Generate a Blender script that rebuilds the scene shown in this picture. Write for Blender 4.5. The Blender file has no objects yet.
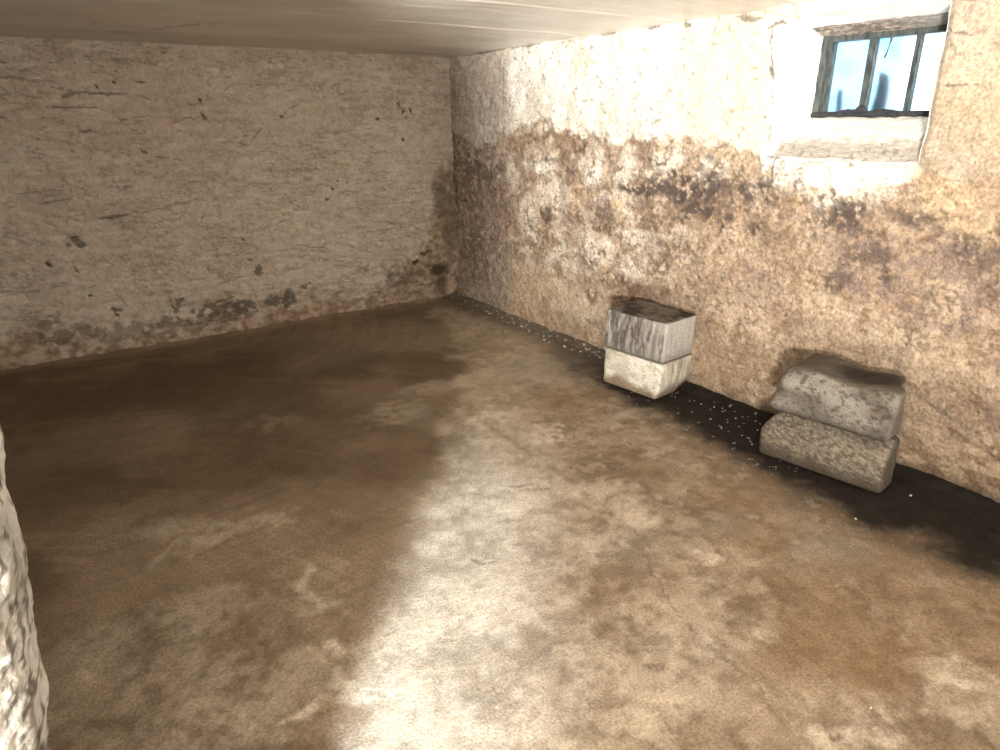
import bpy, bmesh, math, random
import numpy as np
from mathutils import Matrix, Vector

random.seed(5)
S = bpy.context.scene
COL = S.collection

# ------------------------------------------------------------------ noise
def _h(ix, iy, seed):
    n = (ix.astype(np.int64) * 374761393 + iy.astype(np.int64) * 668265263 + seed * 974634777) & 0x7fffffff
    n = ((n ^ (n >> 13)) * 1274126177) & 0x7fffffff
    return ((n ^ (n >> 16)) & 0xffff) / 65535.0

def vn(x, y, seed=0):
    ix = np.floor(x); iy = np.floor(y)
    fx = x - ix; fy = y - iy
    fx = fx * fx * fx * (fx * (fx * 6 - 15) + 10); fy = fy * fy * fy * (fy * (fy * 6 - 15) + 10)
    a = _h(ix, iy, seed); b = _h(ix + 1, iy, seed); c = _h(ix, iy + 1, seed); d = _h(ix + 1, iy + 1, seed)
    return (a * (1 - fx) + b * fx) * (1 - fy) + (c * (1 - fx) + d * fx) * fy

def fbm(x, y, seed=0, o=5, g=.55):
    s = 0; a = 1; t = 0
    for k in range(o):
        # each octave is turned, so the lattice does not show
        ca, sa = math.cos(.7 * k + seed), math.sin(.7 * k + seed)
        s = s + a * vn((x * ca - y * sa) * 2 ** k + 17.3 * k, (x * sa + y * ca) * 2 ** k + 5.1 * k, seed + k)
        t += a; a *= g
    return s / t

def fbs(x, y, seed=0, o=4, g=.55):
    """unrotated, for stretched patterns"""
    s = 0; a = 1; t = 0
    for k in range(o):
        s = s + a * vn(x * 2 ** k + 3.3 * k, y * 2 ** k + 7.7 * k, seed + k); t += a; a *= g
    return s / t

def ridge(x, y, seed=0, o=4):
    return 1 - np.abs(fbm(x, y, seed, o) * 2 - 1) * 3.0

def ss(a, b, x):
    t = np.clip((x - a) / (b - a), 0, 1)
    return t * t * (3 - 2 * t)

def blobs(u, v, lst, seed=0, warp=.05, freq=9, soft=.35):
    """stain patches: (centre u, centre v, radius u, radius v, strength) with ragged outlines"""
    wu = u + (fbm(u * freq, v * freq, seed, 4) - .5) * 2 * warp
    wv = v + (fbm(u * freq + 40, v * freq, seed + 9, 4) - .5) * 2 * warp
    m = np.zeros_like(u)
    for (cu, cv, ru, rv, s) in lst:
        d = np.sqrt(((wu - cu) / ru) ** 2 + ((wv - cv) / rv) ** 2)
        m = np.maximum(m, s * ss(1 + soft, 1 - soft, d))
    return m

def strokes(u, v, lst, warp=.006, seed=0):
    """thin cracks / chipped lines: (u0, v0, u1, v1, half width, strength)"""
    wu = u + (fbm(u * 25, v * 25, seed, 3) - .5) * 2 * warp
    wv = v + (fbm(u * 25 + 9, v * 25, seed + 3, 3) - .5) * 2 * warp
    m = np.zeros_like(u)
    for (a, b, c, d, w, s) in lst:
        sel = (u > min(a, c) - .08) & (u < max(a, c) + .08) & (v > min(b, d) - .08) & (v < max(b, d) + .08)
        if not sel.any(): continue
        x = wu[sel]; y = wv[sel]
        L = (c - a) ** 2 + (d - b) ** 2 + 1e-9
        t = np.clip(((x - a) * (c - a) + (y - b) * (d - b)) / L, 0, 1)
        e = np.hypot(x - a - t * (c - a), y - b - t * (d - b))
        ww = w * (1 - .75 * np.abs(2 * t - 1) ** 2)
        m[sel] = np.maximum(m[sel], s * ss(ww * 1.5, ww * .5, e))
    return m

def mix(a, b, m):
    """blend colours by a mask"""
    m = np.asarray(m)
    if m.ndim: m = m[..., None]
    return a * (1 - m) + b * m

def mixs(a, b, m):
    return a * (1 - m) + b * m

def C(*c): return np.array(c, float)

# ------------------------------------------------------------------ materials
def surf_mat(name, fine=90, fine_amt=.25, bump=.3, bump_scale=60, speck=.0, spec=.3, bump_dist=.01):
    m = bpy.data.materials.new(name); m.use_nodes = True
    nt = m.node_tree; N = nt.nodes; L = nt.links
    p = N['Principled BSDF']; p.inputs['Specular IOR Level'].default_value = spec
    at = N.new('ShaderNodeAttribute'); at.attribute_name = 'paint'
    ar = N.new('ShaderNodeAttribute'); ar.attribute_name = 'rgh'
    tc = N.new('ShaderNodeTexCoord')
    n1 = N.new('ShaderNodeTexNoise'); n1.inputs['Scale'].default_value = fine; n1.inputs['Detail'].default_value = 6; n1.inputs['Roughness'].default_value = .65
    L.new(tc.outputs['Object'], n1.inputs['Vector'])
    mr = N.new('ShaderNodeMapRange'); mr.inputs[1].default_value = .3; mr.inputs[2].default_value = .7
    mr.inputs[3].default_value = 1 - fine_amt; mr.inputs[4].default_value = 1 + fine_amt * .8
    L.new(n1.outputs['Fac'], mr.inputs[0])
    mu = N.new('ShaderNodeMixRGB'); mu.blend_type = 'MULTIPLY'; mu.inputs[0].default_value = 1
    L.new(at.outputs['Color'], mu.inputs[1]); L.new(mr.outputs[0], mu.inputs[2])
    out = mu.outputs[0]
    if speck:
        n2 = N.new('ShaderNodeTexNoise'); n2.inputs['Scale'].default_value = fine * 1.3; n2.inputs['Detail'].default_value = 3
        L.new(tc.outputs['Object'], n2.inputs['Vector'])
        r2 = N.new('ShaderNodeMapRange'); r2.inputs[1].default_value = .64; r2.inputs[2].default_value = .70
        r2.inputs[3].default_value = 1; r2.inputs[4].default_value = 1 - speck
        L.new(n2.outputs['Fac'], r2.inputs[0])
        m2 = N.new('ShaderNodeMixRGB'); m2.blend_type = 'MULTIPLY'; m2.inputs[0].default_value = 1
        L.new(out, m2.inputs[1]); L.new(r2.outputs[0], m2.inputs[2]); out = m2.outputs[0]
    L.new(out, p.inputs['Base Color']); L.new(ar.outputs['Fac'], p.inputs['Roughness'])
    b = N.new('ShaderNodeBump'); b.inputs['Strength'].default_value = bump; b.inputs['Distance'].default_value = bump_dist
    n3 = N.new('ShaderNodeTexNoise'); n3.inputs['Scale'].default_value = bump_scale; n3.inputs['Detail'].default_value = 8; n3.inputs['Roughness'].default_value = .6
    L.new(tc.outputs['Object'], n3.inputs['Vector']); L.new(n3.outputs['Fac'], b.inputs['Height'])
    L.new(b.outputs[0], p.inputs['Normal'])
    return m

M_wall = surf_mat('whitewashed_plaster', 60, .20, .7, 45, .22, .15)
M_rwall = surf_mat('stained_plaster', 75, .42, .6, 80, .45, .15, .010)
M_floor = surf_mat('worn_concrete', 120, .40, .6, 150, .30, .2, .005)
M_ceil = surf_mat('painted_ceiling', 40, .07, .12, 30, .0, .55)
M_block = surf_mat('rough_concrete', 170, .50, .35, 170, .4, .25)
M_jamb = surf_mat('lumpy_plaster', 45, .22, .5, 60, .25, .2, .012)

def flat_mat(name, col, rough=.8, noise=.25, scale=40, stretch=None):
    m = bpy.data.materials.new(name); m.use_nodes = True
    nt = m.node_tree; N = nt.nodes; L = nt.links; p = N['Principled BSDF']
    p.inputs['Roughness'].default_value = rough
    tc = N.new('ShaderNodeTexCoord'); mp = N.new('ShaderNodeMapping')
    if stretch: mp.inputs['Scale'].default_value = stretch
    n = N.new('ShaderNodeTexNoise'); n.inputs['Scale'].default_value = scale; n.inputs['Detail'].default_value = 6
    L.new(tc.outputs['Object'], mp.inputs[0]); L.new(mp.outputs[0], n.inputs['Vector'])
    r = N.new('ShaderNodeValToRGB')
    r.color_ramp.elements[0].position = .35; r.color_ramp.elements[1].position = .68
    r.color_ramp.elements[0].color = (*[c * (1 - noise) for c in col], 1)
    r.color_ramp.elements[1].color = (*[min(1, c * (1 + noise)) for c in col], 1)
    L.new(n.outputs['Fac'], r.inputs[0]); L.new(r.outputs[0], p.inputs['Base Color'])
    b = N.new('ShaderNodeBump'); b.inputs['Strength'].default_value = .3; b.inputs['Distance'].default_value = .004
    L.new(n.outputs['Fac'], b.inputs['Height']); L.new(b.outputs[0], p.inputs['Normal'])
    return m

# ------------------------------------------------------------------ mesh helpers
def grid_obj(name, P, col, rgh, mat, keep=None, smooth=True, flip=False):
    """P: (nu,nv,3) positions, col (nu,nv,3), rgh (nu,nv); keep: (nu-1,nv-1) bool of faces"""
    nu, nv = P.shape[:2]
    idx = np.arange(nu * nv).reshape(nu, nv)
    q = np.stack([idx[:-1, :-1], idx[1:, :-1], idx[1:, 1:], idx[:-1, 1:]], -1)
    if flip: q = q[..., ::-1]
    q = q[keep] if keep is not None else q.reshape(-1, 4)
    used, inv = np.unique(q, return_inverse=True)
    q = inv.reshape(-1, 4)
    V = P.reshape(-1, 3)[used]; c = np.clip(col.reshape(-1, 3)[used], 0.004, .93); r = np.clip(rgh.reshape(-1)[used], .12, 1)
    me = bpy.data.meshes.new(name)
    me.vertices.add(len(V)); me.vertices.foreach_set('co', V.astype(np.float32).ravel())
    me.loops.add(q.size); me.loops.foreach_set('vertex_index', q.astype(np.int32).ravel())
    me.polygons.add(len(q)); me.polygons.foreach_set('loop_start', np.arange(0, q.size, 4, dtype=np.int32))
    me.polygons.foreach_set('use_smooth', np.full(len(q), smooth))
    me.update(calc_edges=True); me.validate()
    paint(me, c, r)
    me.materials.append(mat)
    o = bpy.data.objects.new(name, me); COL.objects.link(o)
    return o

def paint(me, c, r):
    a = me.attributes.new('paint', 'FLOAT_COLOR', 'POINT')
    a.data.foreach_set('color', np.concatenate([c, np.ones((len(c), 1))], 1).astype(np.float32).ravel())
    b = me.attributes.new('rgh', 'FLOAT', 'POINT'); b.data.foreach_set('value', r.astype(np.float32))

def axis(*segs):
    out = []
    for a, b, st in segs:
        n = max(1, int(round((b - a) / st))); out.append(np.linspace(a, b, n, endpoint=False))
    out.append([segs[-1][1]])
    return np.concatenate(out)

def struct(o, label=None):
    o['kind'] = 'structure'
    if label: o['label'] = label
    return o

def thing(o, label, cat, group=None):
    o['label'] = label; o['category'] = cat
    if group: o['group'] = group
    return o

def bm_obj(name, bm, mat, parent=None, smooth=False):
    me = bpy.data.meshes.new(name); bm.to_mesh(me); bm.free()
    for p in me.polygons: p.use_smooth = smooth
    me.materials.append(mat)
    o = bpy.data.objects.new(name, me); COL.objects.link(o)
    if parent: o.parent = parent
    return o

def box(bm, x0, x1, y0, y1, z0, z1, bev=0):
    r = bmesh.ops.create_cube(bm, size=1)
    for v in r['verts']:
        v.co = ((x0 + x1) / 2 + v.co.x * (x1 - x0), (y0 + y1) / 2 + v.co.y * (y1 - y0), (z0 + z1) / 2 + v.co.z * (z1 - z0))
    if bev:
        bmesh.ops.bevel(bm, geom=list({e for v in r['verts'] for e in v.link_edges}), offset=bev, segments=2, affect='EDGES')

CEIL = 1.965
XW = 3.0          # right wall plane
YB = 5.13         # back wall plane

# ================================================================== right wall
WY0, WY1, WZ0, WZ1 = 1.392, 2.088, 1.312, 1.888      # window opening in the wall plane

def warp_yz(y, z):
    return (y + (vn(z * 9, y * 5, 71) - .5) * .012 + .028 * ss(1.6, 1.9, z) * ss(1.8, 2.05, y), z + (vn(y * 8, z * 6, 72) - .5) * .018)

def corner_bend(y):
    # the last half metre of the wall turns slightly inwards towards the corner
    return .03 * ss(4.30, 5.15, y)

def rwall_masks(y, z):
    # upper, still painted part; its lower border is ragged
    border = np.interp(y, [0, .9, 1.38, 1.7, 2.05, 2.3, 2.7, 3.2, 3.7, 4.2, 4.6, 5.2],
                       [1.36, 1.32, 1.24, 1.18, 1.27, 1.33, 1.38, 1.38, 1.42, 1.42, 1.36, 1.40])
    n = fbm(y * 4, z * 5, 3, 5)
    nf = fbm(y * 16, z * 22, 4, 4)
    white = ss(-.022, .022, z - border + (n - .5) * .28 + (nf - .5) * .16)
    # lighter patches where old limewash still hangs on below it
    hang = blobs(y, z, [(3.35, 1.22, .12, .10, .9), (3.9, 1.2, .16, .07, .9), (3.05, 1.21, .10, .08, .8), (3.75, .98, .14, .12, .75),
                        (3.2, 1.0, .2, .06, .5), (3.3, .70, .16, .10, .65), (2.75, 1.3, .1, .06, .8), (1.75, 1.21, .3, .08, .85),
                        (2.95, .82, .15, .08, .55), (3.6, .55, .22, .10, .55), (4.05, .80, .12, .16, .6), (3.45, .30, .3, .12, .35),
                        (2.4, 1.24, .10, .07, .75), (3.0, .58, .13, .08, .6), (4.2, 1.1, .08, .12, .6)], 5, .10, 7, .6)
    hang = hang * ss(.41, .50, fbm(y * 22, z * 26, 8, 4) + .10)
    # black mould along the tide line
    mould = blobs(y, z, [(2.95, 1.13, .17, .045, 1), (2.66, 1.13, .22, .07, 1), (2.47, 1.12, .16, .10, 1), (2.50, 1.00, .13, .04, .95),
                         (2.35, 1.19, .12, .05, .8), (2.16, 1.13, .12, .07, .95), (2.22, 1.24, .08, .03, .6), (2.05, 1.16, .10, .05, .7),
                         (1.78, 1.13, .06, .05, .8), (1.70, 1.07, .14, .05, .95), (3.18, 1.24, .07, .03, .6), (3.32, 1.14, .06, .03, .7),
                         (1.98, 1.20, .02, .08, .7), (1.62, .98, .04, .05, .6), (1.50, .90, .10, .07, .8), (1.60, .83, .06, .10, .7),
                         (2.33, .99, .04, .05, 1), (2.15, .97, .03, .05, .9), (3.45, 1.32, .12, .02, .6), (2.80, 1.29, .10, .015, .9),
                         (3.6, 1.16, .14, .03, .6), (3.0, 1.31, .05, .03, .5), (4.6, 1.1, .25, .05, .55), (3.85, .86, .06, .09, .8),
                         (2.5, 1.27, .09, .05, .7), (1.35, 1.10, .12, .05, .7), (1.15, 1.02, .14, .06, .7), (2.9, .97, .06, .03, .6), (3.2, .9, .1, .05, .5)],
                  11, .11, 9, .5)
    mould = mould * ss(.43, .52, fbm(y * 34, z * 40, 12, 4) + .08 * mould)
    # brown damp spots
    brown = blobs(y, z, [(3.22, .83, .08, .03, 1), (2.73, .66, .06, .07, 1), (2.70, .50, .03, .05, 1), (3.0, .52, .10, .05, 1),
                         (3.32, .40, .05, .05, .9), (3.4, .62, .17, .05, .8), (3.7, .48, .1, .06, .8), (2.45, 1.0, .05, .04, 1),
                         (1.46, .64, .04, .03, .7), (1.49, 1.04, .03, .02, 1), (1.30, 1.02, .025, .03, 1), (1.31, .72, .12, .08, .5),
                         (1.07, .86, .035, .03, 1), (.95, .93, .04, .04, 1), (.94, .64, .09, .05, 1), (1.02, .57, .02, .02, 1),
                         (.96, .44, .012, .05, .9), (1.25, .36, .3, .05, .55), (.95, .3, .3, .07, .5), (3.05, .47, .25, .09, .55),
                         (2.9, .47, .14, .05, .8), (4.8, .45, .25, .30, .55), (4.5, .75, .35, .35, .5), (4.8, .95, .25, .15, .6),
                         (2.6, .80, .07, .04, .8), (1.75, .9, .12, .10, .35), (3.79, .08, .03, .012, 1), (3.3, .2, .04, .03, .5),
                         (4.9, 1.0, .08, .15, .7), (4.0, .62, .08, .05, .8), (3.85, .72, .10, .03, .9), (4.25, .55, .06, .03, .6),
                         (1.42, 1.13, .12, .06, .45), (2.0, .95, .2, .08, .4)], 21, .09, 10, .5)
    brown = brown * ss(.38, .52, fbm(y * 30, z * 34, 22, 4) + .03)
    purple = blobs(y, z, [(2.72, .80, .13, .05, .7), (2.05, .74, .14, .06, .55), (1.33, .72, .11, .06, .85), (1.52, .78, .13, .06, .8),
                          (1.46, .98, .09, .05, .7), (1.08, .74, .12, .09, .75), (.92, .55, .08, .06, .9), (1.12, .98, .16, .06, .6),
                          (.9, .33, .12, .05, .7), (1.25, .95, .22, .08, .7), (1.6, .98, .18, .07, .7), (1.0, .90, .14, .10, .7), (1.35, .82, .1, .06, .6), (3.3, .95, .16, .07, .5), (2.9, 1.02, .14, .05, .5), (2.1, .60, .2, .05, .35), (3.5, .85, .3, .09, .45)],
                   31, .10, 8, .6)
    ochre = blobs(y, z, [(3.12, .95, .06, .05, .9), (1.85, 1.16, .12, .04, .6), (1.30, 1.20, .12, .06, .6), (1.15, 1.09, .10, .05, .6),
                         (3.4, 1.02, .12, .06, .4), (3.6, .33, .4, .12, .3), (1.2, 1.55, .2, .2, .35)], 41, .08, 8, .7)
    return white, hang, mould, brown, purple, ochre

def rwall_color(y, z):
    white, hang, mould, brown, purple, ochre = rwall_masks(y, z)
    n1 = fbm(y * 6, z * 6, 51, 5); n2 = fbm(y * 28, z * 28, 52, 4); n3 = fbm(y * 60, z * 60, 53, 3)
    beige = mix(C(.35, .245, .16), C(.55, .42, .295), ss(.3, .7, n1 * .6 + n2 * .4))
    # corner band's shading put into the colour, greyer and coarser; right part flatter and browner
    cor = ss(4.15, 4.45, y + (n1 - .5) * .25)
    beige = mix(beige, mix(C(.30, .235, .18), C(.56, .47, .39), ss(.30, .70, n2 * .7 + n3 * .3)), cor * .85)
    # dark and light speckle where the render has lost its skin
    sp = ss(.60, .70, n3) * ss(.35, .6, n1)
    beige = mix(beige, C(.23, .16, .115), sp * .45)
    sp2 = ss(.60, .72, fbm(y * 34, z * 46, 57, 3)) * ss(.9, 2.6, y) * ss(.2, .5, z)
    beige = mix(beige, C(.13, .09, .07), sp2 * .7)
    lt = ss(.62, .72, fbm(y * 45, z * 45, 54, 3))
    beige = mix(beige, C(.74, .64, .52), lt * .22)
    broken = ss(.52, .66, fbm(y * 11, z * 15, 58, 4)) * ss(1.9, 2.9, y) * ss(4.6, 4.0, y) * ss(.25, .6, z)
    beige = mix(beige, C(.74, .64, .51), broken * .55)
    brk2 = ss(.50, .62, fbm(y * 14 + 5, z * 19, 59, 4)) * ss(2.2, 3.0, y) * ss(4.5, 3.9, y) * ss(.35, .7, z) * (1 - broken)
    beige = mix(beige, C(.25, .165, .125), brk2 * .6)
    wcol = mix(C(.72, .65, .54), C(.88, .84, .76), ss(.3, .6, n1 * .6 + n2 * .4))
    wcol = mix(wcol, C(.74, .66, .50), ss(2.9, 2.5, y) * ss(2.08, 2.16, y) * .8)
    wcol = mix(wcol, mix(C(.36, .285, .205), C(.48, .39, .29), ss(.3, .65, n1 * .6 + n2 * .4)), ss(1.46, 1.36, y) * .95)          # weaker light on the near side of the window, put into the colour
    wcol = mix(wcol, C(.50, .41, .34), ss(4.22, 4.32, y + (n2 - .5) * .1) * (.45 + .4 * ss(.4, .6, n2)))  # corner band's shading carried up into the paint colour
    c = mix(beige, C(.86, .78, .66), hang)
    c = mix(c, wcol, white)
    c = mix(c, C(.70, .50, .28), ochre * .55)
    c = mix(c, C(.185, .13, .125), purple * .85 * ss(.36, .56, n2))
    c = mix(c, C(.17, .105, .07), brown * .85)
    c = mix(c, C(.07, .055, .05), mould * .92)
    # ragged dirty network along the tide line
    net = ss(.50, .95, ridge(y * 9, z * 13, 64, 5)) * np.exp(-((z - np.interp(y, [.8, 1.6, 2.2, 3.3, 4.2, 5.1], [1.02, 1.0, 1.12, 1.17, 1.2, 1.15])) / .15) ** 2) * ss(.35, .6, fbm(y * 5, z * 6, 65, 4))
    c = mix(c, C(.13, .10, .085), net * .75)
    net2 = ss(.55, .95, ridge(y * 12, z * 17, 66, 5)) * ss(1.35, 1.1, z) * ss(.3, .6, z) * ss(.42, .62, fbm(y * 4, z * 5, 67, 4))
    c = mix(c, C(.17, .12, .09), net2 * .7)
    # fine pores
    po = ss(.68, .74, fbm(y * 70, z * 70, 68, 2)) * (1 - white)
    c = mix(c, C(.14, .10, .075), po * .5)
    # small chips and hairlines in the painted part
    ch = ss(.73, .78, fbm(y * 30, z * 40, 55, 3)) * white
    c = mix(c, C(.35, .28, .22), ch * .8)
    marks = strokes(y, z, [(2.125, 1.87, 2.135, 1.80, .008, .9), (2.13, 1.79, 2.12, 1.70, .006, .9), (2.14, 1.72, 2.11, 1.66, .014, .9), (2.11, 1.62, 2.10, 1.50, .006, .8), (2.10, 1.50, 2.095, 1.33, .006, .8), (2.16, 1.88, 2.08, 1.90, .012, .9), (1.98, 1.300, 1.45, 1.300, .004, .5), (2.10, 1.305, 2.02, 1.30, .008, .8),
                           (2.05, 1.312, 2.05, 1.17, .006, .9), (1.36, 1.60, 1.22, 1.60, .004, .8), (1.38, 1.785, 1.29, 1.765, .005, .8),
                           (1.38, 1.895, 1.22, 1.90, .014, 1), (1.28, 1.90, .9, 1.91, .018, 1), (1.36, 1.75, 1.33, 1.70, .006, .6),
                           (2.68, 1.945, 2.62, 1.93, .012, .8), (2.36, 1.945, 2.2, 1.915, .014, .8), (2.46, 1.96, 2.49, 1.87, .004, .7),
                           (2.12, 1.90, 2.05, 1.888, .009, .9), (4.9, 1.955, 4.3, 1.95, .012, .8), (4.25, 1.953, 3.9, 1.95, .010, .7),
                           (3.35, 1.955, 3.15, 1.957, .013, .7), (2.95, 1.95, 2.85, 1.945, .010, .8), (4.32, 1.9, 4.33, 1.5, .005, .4),
                           (2.06, 1.62, 2.07, 1.55, .005, .5), (1.2, .35, .98, .28, .008, .7), (1.15, .44, .9, .38, .006, .6), (1.1, .27, .85, .20, .008, .6)], .012, 61)
    c = mix(c, C(.10, .08, .065), marks * .9)
    low = ss(.42, .12, z + (n1 - .5) * .3) * ss(1.75, 1.2, y)
    c = mix(c, mix(C(.16, .10, .06), C(.42, .31, .21), ss(.38, .6, fbs(y * 12, z * 30, 69, 4))), low * .75)
    # damp foot of the wall
    foot = ss(.10, .0, z + (n1 - .5) * .10) * ss(2.6, 1.9, y)
    c = mix(c, C(.09, .068, .05), foot * .8)
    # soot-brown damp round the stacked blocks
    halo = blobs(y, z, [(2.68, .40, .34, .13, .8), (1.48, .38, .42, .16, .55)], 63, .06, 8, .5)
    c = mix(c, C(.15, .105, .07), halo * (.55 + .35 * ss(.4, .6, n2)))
    return c, white, hang, mould, brown

def rwall_disp(y, z, white, hang, mould, brown):
    d = (fbm(y * 2.2, z * 2.2, 81, 3) - .5) * .035
    d += (fbm(y * 11, z * 14, 82, 5) - .5) * .022
    d += (fbm(y * 45, z * 45, 83, 3) - .5) * .007 * (1 - .5 * white)
    peel = 1 - np.maximum(white, hang)
    d -= peel * .007
    row = z / .078
    br = np.abs(row - np.round(row)) * 2
    d -= ss(.25, .0, br) * .006 * ss(.35, .6, fbm(y * 3, z * 3, 85, 3))
    d -= mould * .006 + brown * .005
    d += (fbs(y * 10, z * 22, 86, 4) - .5) * .014 * ss(.9, 1.3, z + .0) * ss(4.4, 4.0, y)
    return d        # >0 = into the room

def build_right_wall():
    ys = axis((-2.6, .6, .1), (.6, WY0, .008), (WY0, WY1, .008), (WY1, 5.18, .008))
    zs = axis((-.03, WZ0, .008), (WZ0, WZ1, .008), (WZ1, 2.02, .008))
    Y, Z = np.meshgrid(ys, zs, indexing='ij')
    c, w, h, m, b = rwall_color(Y, Z)
    d = rwall_disp(Y, Z, w, h, m, b)
    # rounding into the opening
    oy = np.maximum(np.maximum(WY0 - Y, Y - WY1), 0); oz = np.maximum(np.maximum(WZ0 - Z, Z - WZ1), 0)
    e = np.hypot(oy, oz)
    d = d * ss(-.02, .05, e) - .016 * np.exp(-(e / .014) ** 2)
    Yw, Zw = warp_yz(Y, Z)
    f = np.exp(-(e / .08) ** 2)
    Yf = Y + (Yw - Y) * f; Zf = Z + (Zw - Z) * f
    X = XW + corner_bend(Y) - d
    P = np.stack([X, Yf, Zf], -1)
    yc = (Y[:-1, :-1] + Y[1:, 1:]) / 2; zc = (Z[:-1, :-1] + Z[1:, 1:]) / 2
    keep = ~((yc > WY0) & (yc < WY1) & (zc > WZ0) & (zc < WZ1))
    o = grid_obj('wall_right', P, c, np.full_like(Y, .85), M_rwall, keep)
    struct(o, 'whitewashed wall peeling to brown plaster with a mouldy tide line below the small window')

build_right_wall()

# ================================================================== window recess and window
def recess_strip(name, a, b, prof, cola, seed, stops, rough=.85):
    """surface from the wall edge a->b (y,z) running outwards along prof: list of (x, dy, dz)"""
    n = int(max(abs(b[0] - a[0]), abs(b[1] - a[1])) / .008)
    t = np.linspace(0, 1, n)
    px = np.array(prof, float)
    k = np.linspace(0, len(px) - 1, 12 * (len(px) - 1) + 1)
    X = np.interp(k, range(len(px)), px[:, 0]); DY = np.interp(k, range(len(px)), px[:, 1]); DZ = np.interp(k, range(len(px)), px[:, 2])
    T, K = np.meshgrid(t, np.arange(len(k)), indexing='ij')
    y0 = a[0] + (b[0] - a[0]) * T; z0 = a[1] + (b[1] - a[1]) * T
    yw, zw = warp_yz(y0, z0)
    fade = ss(.2, 0, K / len(k))
    y = y0 + (yw - y0) * fade; z = z0 + (zw - z0) * fade
    n1 = fbm(T * 14, K * .4, seed, 4)
    # ends shrink with the splayed reveals
    P = np.stack([X[K], y + DY[K] + (n1 - .5) * .012 * (1 - fade) * (abs(b[1] - a[1]) > .2), z + DZ[K] + (n1 - .5) * .014 * (1 - fade) * (abs(b[0] - a[0]) > .2)], -1)
    P[..., 0] = P[..., 0] + np.where(K == 0, .010, 0)
    c = cola(T, K / len(k), n1)
    return P, c, np.full_like(T, rough)

win = bpy.data.objects.new('window_1', None); COL.objects.link(win)
win.location = (3.25, 1.73, 1.5)
struct(win, 'small high basement window with three dirty panes in a deep white recess')
WIN_PARTS = []

def white_col(dirt):
    def f(T, K, n):
        g = fbm(T * 22, K * 9, 205, 4)
        c = mix(C(.86, .85, .82), C(.92, .91, .88), n)
        c = mix(c, C(.42, .36, .31), ss(.66, .74, g) * dirt)
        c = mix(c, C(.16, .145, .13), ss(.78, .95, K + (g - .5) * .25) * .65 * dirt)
        return c
    return f

def sill_col(T, K, n):
    g = fbm(T * 30, K * 12, 207, 4)
    c = mix(C(.80, .74, .63), C(.88, .83, .74), n)
    # shade of the hollow behind the lip put into the colour, paler top edge
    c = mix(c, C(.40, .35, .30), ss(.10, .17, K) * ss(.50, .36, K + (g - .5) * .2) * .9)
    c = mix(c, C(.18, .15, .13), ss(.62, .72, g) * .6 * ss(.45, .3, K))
    c = mix(c, C(.88, .88, .88), ss(.10, .05, K))  # lip catching the light, painted as a white line
    c = mix(c, C(.85, .85, .86), ss(.86, .93, K))
    return c

# sill (slopes up from a lip to the frame)
P, c, r = recess_strip('x', (WY0, WZ0), (WY1, WZ0), [(XW, 0, 0), (3.03, 0, .004), (3.045, 0, .03), (3.075, 0, .075), (3.13, 0, .125), (3.20, 0, .165), (3.255, 0, .182), (3.33, 0, .185)], sill_col, 91, None)
WIN_PARTS.append(grid_obj('window_sill', P, c, r, M_jamb))
# far (left) reveal, splayed
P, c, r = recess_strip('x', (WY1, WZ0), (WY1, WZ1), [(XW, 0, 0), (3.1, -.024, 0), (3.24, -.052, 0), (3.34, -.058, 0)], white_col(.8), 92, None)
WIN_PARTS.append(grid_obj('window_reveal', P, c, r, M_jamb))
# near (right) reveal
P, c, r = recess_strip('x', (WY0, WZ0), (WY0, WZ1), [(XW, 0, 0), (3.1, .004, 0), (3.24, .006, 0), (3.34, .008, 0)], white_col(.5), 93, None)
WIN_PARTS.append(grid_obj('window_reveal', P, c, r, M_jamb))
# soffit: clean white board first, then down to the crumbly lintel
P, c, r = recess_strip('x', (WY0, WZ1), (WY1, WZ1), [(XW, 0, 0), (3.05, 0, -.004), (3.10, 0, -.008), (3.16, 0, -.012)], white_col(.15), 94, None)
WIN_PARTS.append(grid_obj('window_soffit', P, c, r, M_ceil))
def lintel_col(T, K, n):
    g = fbm(T * 30, K * 14, 217, 4)
    c = mix(C(.20, .165, .14), C(.36, .31, .265), ss(.4, .6, g))
    c = mix(c, C(.12, .10, .09), ss(.58, .66, fbm(T * 45, K * 12, 219, 3)) * .8)
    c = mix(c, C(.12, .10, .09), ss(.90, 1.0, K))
    c = mix(c, C(.33, .32, .31), ss(.55, .1, T) * .6)
    return c
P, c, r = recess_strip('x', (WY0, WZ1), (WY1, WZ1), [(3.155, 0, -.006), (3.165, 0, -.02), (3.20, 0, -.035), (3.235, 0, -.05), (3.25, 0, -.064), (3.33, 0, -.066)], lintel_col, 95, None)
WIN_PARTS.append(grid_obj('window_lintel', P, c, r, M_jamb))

M_frame = flat_mat('weathered_frame_paint', (.065, .075, .07), .6, .6, 60, (1, 1, .3))
M_frame_dark = flat_mat('grimy_frame_bottom', (.025, .027, .032), .7, .6, 60)
bm = bmesh.new()
box(bm, 3.235, 3.30, 2.004, 2.078, 1.492, 1.842, .004)      # outer stile
box(bm, 3.248, 3.285, 1.984, 2.008, 1.510, 1.822, .004)     # casement stile
box(bm, 3.235, 3.30, 1.392, 1.415, 1.492, 1.832, .004)
box(bm, 3.236, 3.30, 1.395, 2.078, 1.814, 1.850, .004)       # head
WIN_PARTS.append(bm_obj('window_frame', bm, M_frame))
for yy, w in ((1.803, .015), (1.607, .010)):
    bm = bmesh.new(); box(bm, 3.246, 3.285, yy - w, yy + w, 1.505, 1.82, .004)
    WIN_PARTS.append(bm_obj('window_mullion', bm, M_frame))
bm = bmesh.new(); box(bm, 3.228, 3.30, 1.395, 2.05, 1.484, 1.513, .006)
WIN_PARTS.append(bm_obj('window_bottom_rail', bm, M_frame_dark))
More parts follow.
